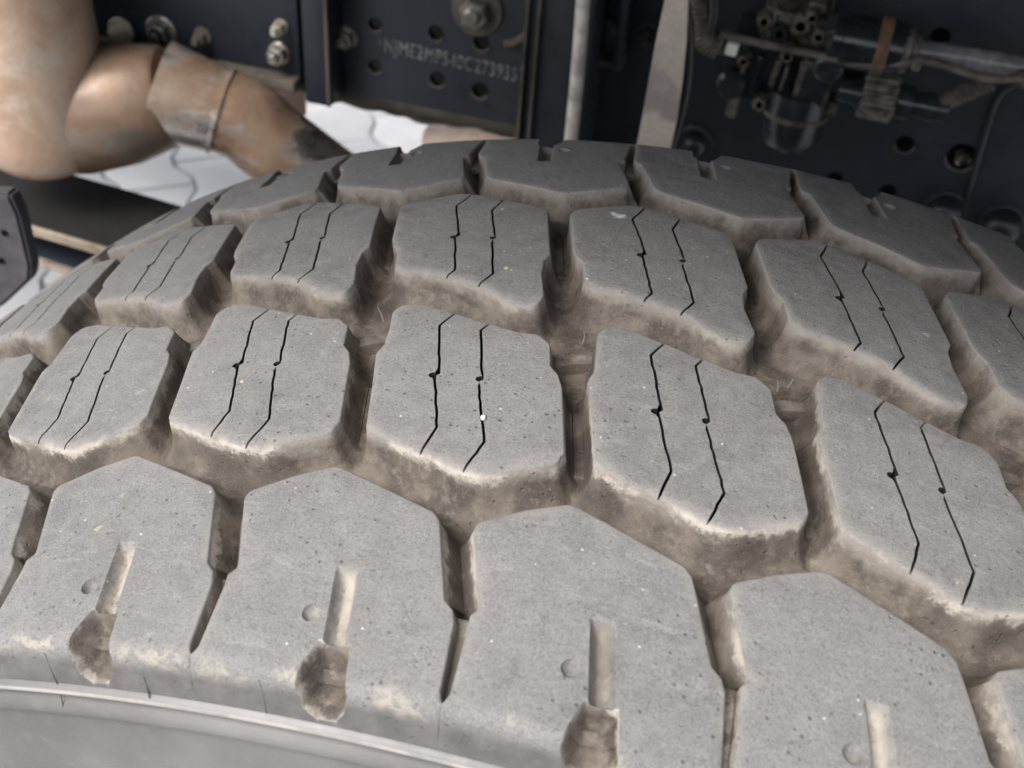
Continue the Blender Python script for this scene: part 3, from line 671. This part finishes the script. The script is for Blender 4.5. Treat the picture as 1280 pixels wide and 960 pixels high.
bm = bmesh.new(); box(bm, at(358, 108, .58), (.035, .006, .05)); expart('pipe_hanger', bm, M['rust'])

# ------------------------------------------------------------------ leaf spring and flap at the left
ls = thing('leaf_spring', 'black topped leaf spring with rusty edges above the paving beside the tyre', 'leaf spring', (-.6, .44, .19))
def leaf(dz, th, mat, y0=.40, y1=.487, x0=-.9, x1=-.2, drop=0.):
    bm = bmesh.new(); n = 24; rr = []
    for i in range(n + 1):
        x = x0 + (x1 - x0) * i / n; z = .196 - .14 * (x + .64) ** 2 * (1 if x > -.64 else .6) - .05 * max(0, x + .64) + dz - drop * max(0, x + .7)
        rr.append([bm.verts.new((x, a, z + b)) for a, b in ((y0, 0), (y1, 0), (y1, -th), (y0, -th))])
    for a, b in zip(rr, rr[1:]):
        for k in range(4): bm.faces.new((a[k], a[(k + 1) % 4], b[(k + 1) % 4], b[k]))
    bm.faces.new(rr[0][::-1]); bm.faces.new(rr[-1])
    bmesh.ops.bevel(bm, geom=[e for e in bm.edges], offset=.0015, segments=1, affect='EDGES')
    o = obj('leaf', bm, mat, None, 30); o.parent = ls; o.matrix_parent_inverse = Matrix.Translation(-Vector(ls.location)); return o
leaf(0, .012, M['void']); leaf(-.001, .0105, M['dustyrust'], .398, .41); leaf(-.034, .006, M['frame'], .404, .47, -.9, -.3, .05); leaf(-.0345, .005, M['dustyrust'], .399, .4065, -.9, -.3, .05)
fl = thing('mud_flap', 'dark grey rubber flap corner with small holes at the picture\'s left edge', 'mud flap', tuple(at(5, 300, .2)))
poly = [at(-60, 240, .2), at(10, 243, .2), at(22, 268, .2), at(38, 335, .2), at(36, 352, .2), at(4, 382, .2), at(-60, 420, .2)]
bm = bmesh.new(); f = bm.faces.new([bm.verts.new(p) for p in poly]); r = bmesh.ops.extrude_face_region(bm, geom=[f])
for v in [e for e in r['geom'] if isinstance(e, bmesh.types.BMVert)]: v.co.y += .012
bmesh.ops.bevel(bm, geom=bm.edges[:], offset=.002, segments=2, affect='EDGES')
o = obj('sheet', bm, M['flap']); o.parent = fl; o.matrix_parent_inverse = Matrix.Translation(-Vector(fl.location))
for px, py in ((6, 291), (2, 326)):
    p = at(px, py, .2); bm = bmesh.new(); lathe(bm, p + Vector((0, .001, 0)), (0, -1, 0), [(0, .0026), (.0016, .0026), (.0016, .0016), (.0004, .0014)], 14)
    o = obj('eyelet', bm, M['void']); o.parent = fl; o.matrix_parent_inverse = Matrix.Translation(-Vector(fl.location))

# ------------------------------------------------------------------ lines, strap and valve on the frame
bm = bmesh.new(); tube(bm, spline([at(733, -40, .475), at(729, 0, .475), at(722, 90, .475), at(712, 190, .475), at(706, 260, .475)], 6), .0052, 16)
tag(obj('conduit', bm, M['tube']), 'pale grey upright conduit in front of the black hanger plate', 'conduit')
bm = bmesh.new(); rr = []
for px0, px1, py in ((834, 862, -40), (831, 860, 0), (820, 858, 50), (811, 853, 100), (802, 846, 150), (794, 837, 190), (786, 826, 240)):
    a, b = at(px0, py, .43), at(px1, py, .43); rr.append([bm.verts.new(v) for v in (a, b, b + Vector((0, .003, 0)), a + Vector((0, .003, 0)))])
for a, b in zip(rr, rr[1:]):
    for k in range(4): bm.faces.new((a[k], a[(k + 1) % 4], b[(k + 1) % 4], b[k]))
bmesh.ops.subdivide_edges(bm, edges=bm.edges[:], cuts=1)
tag(obj('strap', bm, M['strap']), 'stained beige woven strap hanging behind the tyre top', 'strap')
bm = bmesh.new(); tube(bm, spline([at(848, -40, .44), at(853, 0, .44), at(860, 50, .44), at(856, 110, .44), at(843, 165, .44), at(833, 190, .44), at(822, 215, .44)], 8), .0048, 14)
tag(obj('rubber_hose', bm, M['hose']), 'glossy black hose hanging along the beige strap', 'hose')

YV = .50
va = thing('air_valve', 'dusty black brake air valve with canister and fittings bolted to the frame', 'valve', tuple(at(980, 100, YV)))
def vp(name, bm, mat, ang=35): o = obj(name, bm, mat, None, ang); o.parent = va; o.matrix_parent_inverse = Matrix.Translation(-Vector(va.location)); return o
TILT = Matrix.Rotation(R(4), 3, 'Y')
def vbox(name, x0, y0, x1, y1, dep, mat, yoff=0., bev=.002):
    a, b = at(x0, y0, YV + yoff), at(x1, y1, YV + yoff); c = at((x0 + x1) / 2, (y0 + y1) / 2, YV + yoff)
    bm = bmesh.new(); box(bm, c + Vector((0, dep / 2, 0)), (abs(at(x1, (y0 + y1) / 2, YV + yoff).x - at(x0, (y0 + y1) / 2, YV + yoff).x), dep, abs(at((x0 + x1) / 2, y0, YV + yoff).z - at((x0 + x1) / 2, y1, YV + yoff).z)), TILT, bev); return vp(name, bm, mat)
vbox('body', 948, 14, 1036, 62, .06, M['dusty'], 0, .006); vbox('body_ridge', 962, 8, 1000, 16, .03, M['dusty'], .01); vbox('body_ridge', 1010, 4, 1032, 18, .03, M['dusty'], .005)
vbox('mounting_block', 905, 52, 1012, 132, .05, M['plastic'], .012, .004); vbox('cover_frame', 994, 78, 1040, 138, .05, M['dusty'], -.012, .003)
vbox('cover_panel', 1001, 86, 1034, 131, .006, M['plastic'], -.0145, .001); vbox('rib', 962, 74, 972, 125, .03, M['dusty'], .0, .002); vbox('rib', 940, 70, 948, 120, .03, M['plastic'], .0, .002)
vbox('side_lug', 1028, 128, 1046, 150, .02, M['dusty'], .0, .003); vbox('side_lug', 908, 118, 924, 150, .02, M['dusty'], .0, .003)
p = at(915, 100, YV); bm = bmesh.new(); lathe(bm, p, (0, -1, 0), [(0, .011), (.01, .011), (.013, .008)], 20); vp('plug', bm, M['plastic'])
p = at(1036, 84, YV - .02); bm = bmesh.new(); lathe(bm, p, (0, -1, 0), [(0, .010), (.004, .010), (.006, .007)], 20); vp('plug', bm, M['plastic'])
zt, zq = at(990, 112, YV).z, at(990, 201, YV - .02).z; hh = zt - zq; cc = at(990, 150, YV + .006); cc.z = zt
bm = bmesh.new(); lathe(bm, cc, (0, 0, -1), [(0, .024), (hh * .4, .0245), (hh * .41, .0235), (hh * .80, .0235), (hh * .92, .0205), (hh * .985, .013), (hh, .004)], 36); vp('canister', bm, M['plastic'])
bm = bmesh.new(); lathe(bm, cc, (0, 0, -1), [(hh * .34, .0242), (hh * .36, .0255), (hh * .42, .0255), (hh * .44, .0242)], 36); vp('canister_ring', bm, M['dusty'])
bm = bmesh.new(); lathe(bm, cc + Vector((0, 0, -hh * .97)), (0, 0, -1), [(0, .005), (.006, .005), (.008, .003)], 12); vp('drain_nipple', bm, M['dusty'])
# cylinder with rust ring and the line that leaves it
a, b = at(1030, 44, .47), at(1098, 56, .47); d = (b - a).normalized()
bm = bmesh.new(); lathe(bm, a, d, [(0, .010), (.006, .0165), (.012, .0165), (.013, .019), (.045, .019), (.052, .0175)], 28); vp('cylinder', bm, M['teal'])
bm = bmesh.new(); lathe(bm, b - d * .004, d, [(.002, .019), (.003, .0195), (.010, .0195), (.012, .017)], 24); tag(vp('rust_ring', bm, M['ring']), 'rusty brown ring round the dark cylinder')
bm = bmesh.new(); lathe(bm, b + d * .006, d, [(0, .016), (.014, .016), (.016, .011), (.02, .010)], 24); vp('line_nut', bm, M['dusty'])
bm = bmesh.new(); tube(bm, [b + d * .01, at(1180, 68, .47), at(1290, 86, .47), at(1400, 104, .47)], .0075, 16); vp('air_line', bm, M['nylon'])
bm = bmesh.new(); tube(bm, [b + d * .01 + Vector((0, .02, -.006)), at(1180, 76, .485), at(1290, 95, .485), at(1400, 114, .485)], .0055, 12); vp('air_line', bm, M['nylon'])
# ribbed connector and corrugated hose
a, b = at(1048, 112, .48), at(1160, 134, .48); d = (b - a).normalized()
bm = bmesh.new(); lathe(bm, a, d, [(0, .008), (.012, .009), (.012, .011), (.016, .011)], 20); vp('connector_neck', bm, M['plastic'])
bm = bmesh.new(); up_ = d.orthogonal().normalized(); sd_ = d.cross(up_); rg = []
for t_, ex_ in ((.016, -.002), (.0175, 0), (.0385, 0), (.040, -.002)):
    rg.append([bm.verts.new(a + d * t_ + (up_ * math.cos(2 * PI * k / 56) + sd_ * math.sin(2 * PI * k / 56)) * ((.0165 if k % 4 < 2 else .0140) + ex_)) for k in range(56)])
for p_, q_ in zip(rg, rg[1:]):
    for k in range(56): bm.faces.new((p_[k], p_[(k + 1) % 56], q_[(k + 1) % 56], q_[k]))
bm.faces.new(rg[0][::-1]); bm.faces.new(rg[-1]); vp('knurled_nut', bm, M['dusty'])
bm = bmesh.new(); lathe(bm, a + d * .041, d, [(0, .012), (.004, .013), (.010, .012), (.011, .009), (.018, .010), (.024, .011), (.030, .009), (.034, .010)], 20); vp('connector_tail', bm, M['plastic'])
path = spline([at(1135, 130, .48), at(1165, 132, .48), at(1200, 118, .48), at(1240, 101, .48)], 14)
bm = bmesh.new(); tube(bm, path, [.0062 + .0012 * (i % 2) for i in range(len(path))], 12); vp('corrugated_hose', bm, M['wire'])
bm = bmesh.new(); tube(bm, spline([at(900, 42, .46), at(960, 56, .46), at(1020, 68, .46), at(1080, 80, .455), at(1130, 78, .455), at(1160, 77, .455), at(1200, 88, .455), at(1232, 98, .455), at(1290, 98, .455), at(1380, 96, .455)], 8), .0028, 10); vp('wire', bm, M['wire'])
vbox('wire_clip', 1140, 76, 1151, 90, .01, M['dusty'], -.048, .001); vbox('wire_clip', 1270, 92, 1292, 112, .015, M['dusty'], -.045, .002)
tag(vbox('white_plug', 906, 55, 922, 71, .012, M['white'], -.025, .0015), 'small white plug'); vbox('plug_body', 884, 50, 908, 70, .02, M['dusty'], -.018, .003); vbox('plug_body', 922, 52, 938, 66, .012, M['plastic'], -.018, .003)
bm = bmesh.new(); path = spline([at(866, -30, .48), at(868, 0, .48), at(874, 28, .48), at(884, 50, .48), at(900, 60, .48)], 8); tube(bm, path, [.0085 + .0010 * (i % 2) for i in range(len(path))], 14); vp('inlet_hose', bm, M['dusty'])
bm = bmesh.new(); tube(bm, spline([at(888, -30, .46), at(893, 10, .46), at(888, 36, .46)], 8), .003, 10); vp('wire', bm, M['hose'])

random.seed(3)
for px, py, r in ((956, 24, .006), (975, 40, .007), (1002, 30, .008), (1024, 44, .006), (990, 58, .005), (1016, 20, .005), (958, 52, .005), (930, 74, .005), (950, 128, .006), (1006, 80, .003), (1034, 78, .003), (1006, 136, .003), (1034, 134, .003), (984, 68, .005), (1040, 66, .006)):
    bm = bmesh.new(); lathe(bm, at(px, py, YV - .004), (0, -1, 0), [(-.006, r), (.004, r), (.0055, r * .8), (.0055, r * .45), (.003, r * .4)], 6 if r > .0055 else 12); vp('screw', bm, M['dusty'] if r != .007 else M['plastic'])
for px, py, w_, h_ in ((966, 30, 5, 40), (1018, 36, 4, 36), (986, 20, 34, 5), (926, 96, 5, 34), (978, 104, 4, 42), (958, 138, 34, 5)):
    vbox('casting_rib', px - w_ / 2, py - h_ / 2, px + w_ / 2, py + h_ / 2, .012, M['dusty'], -.006, .001)
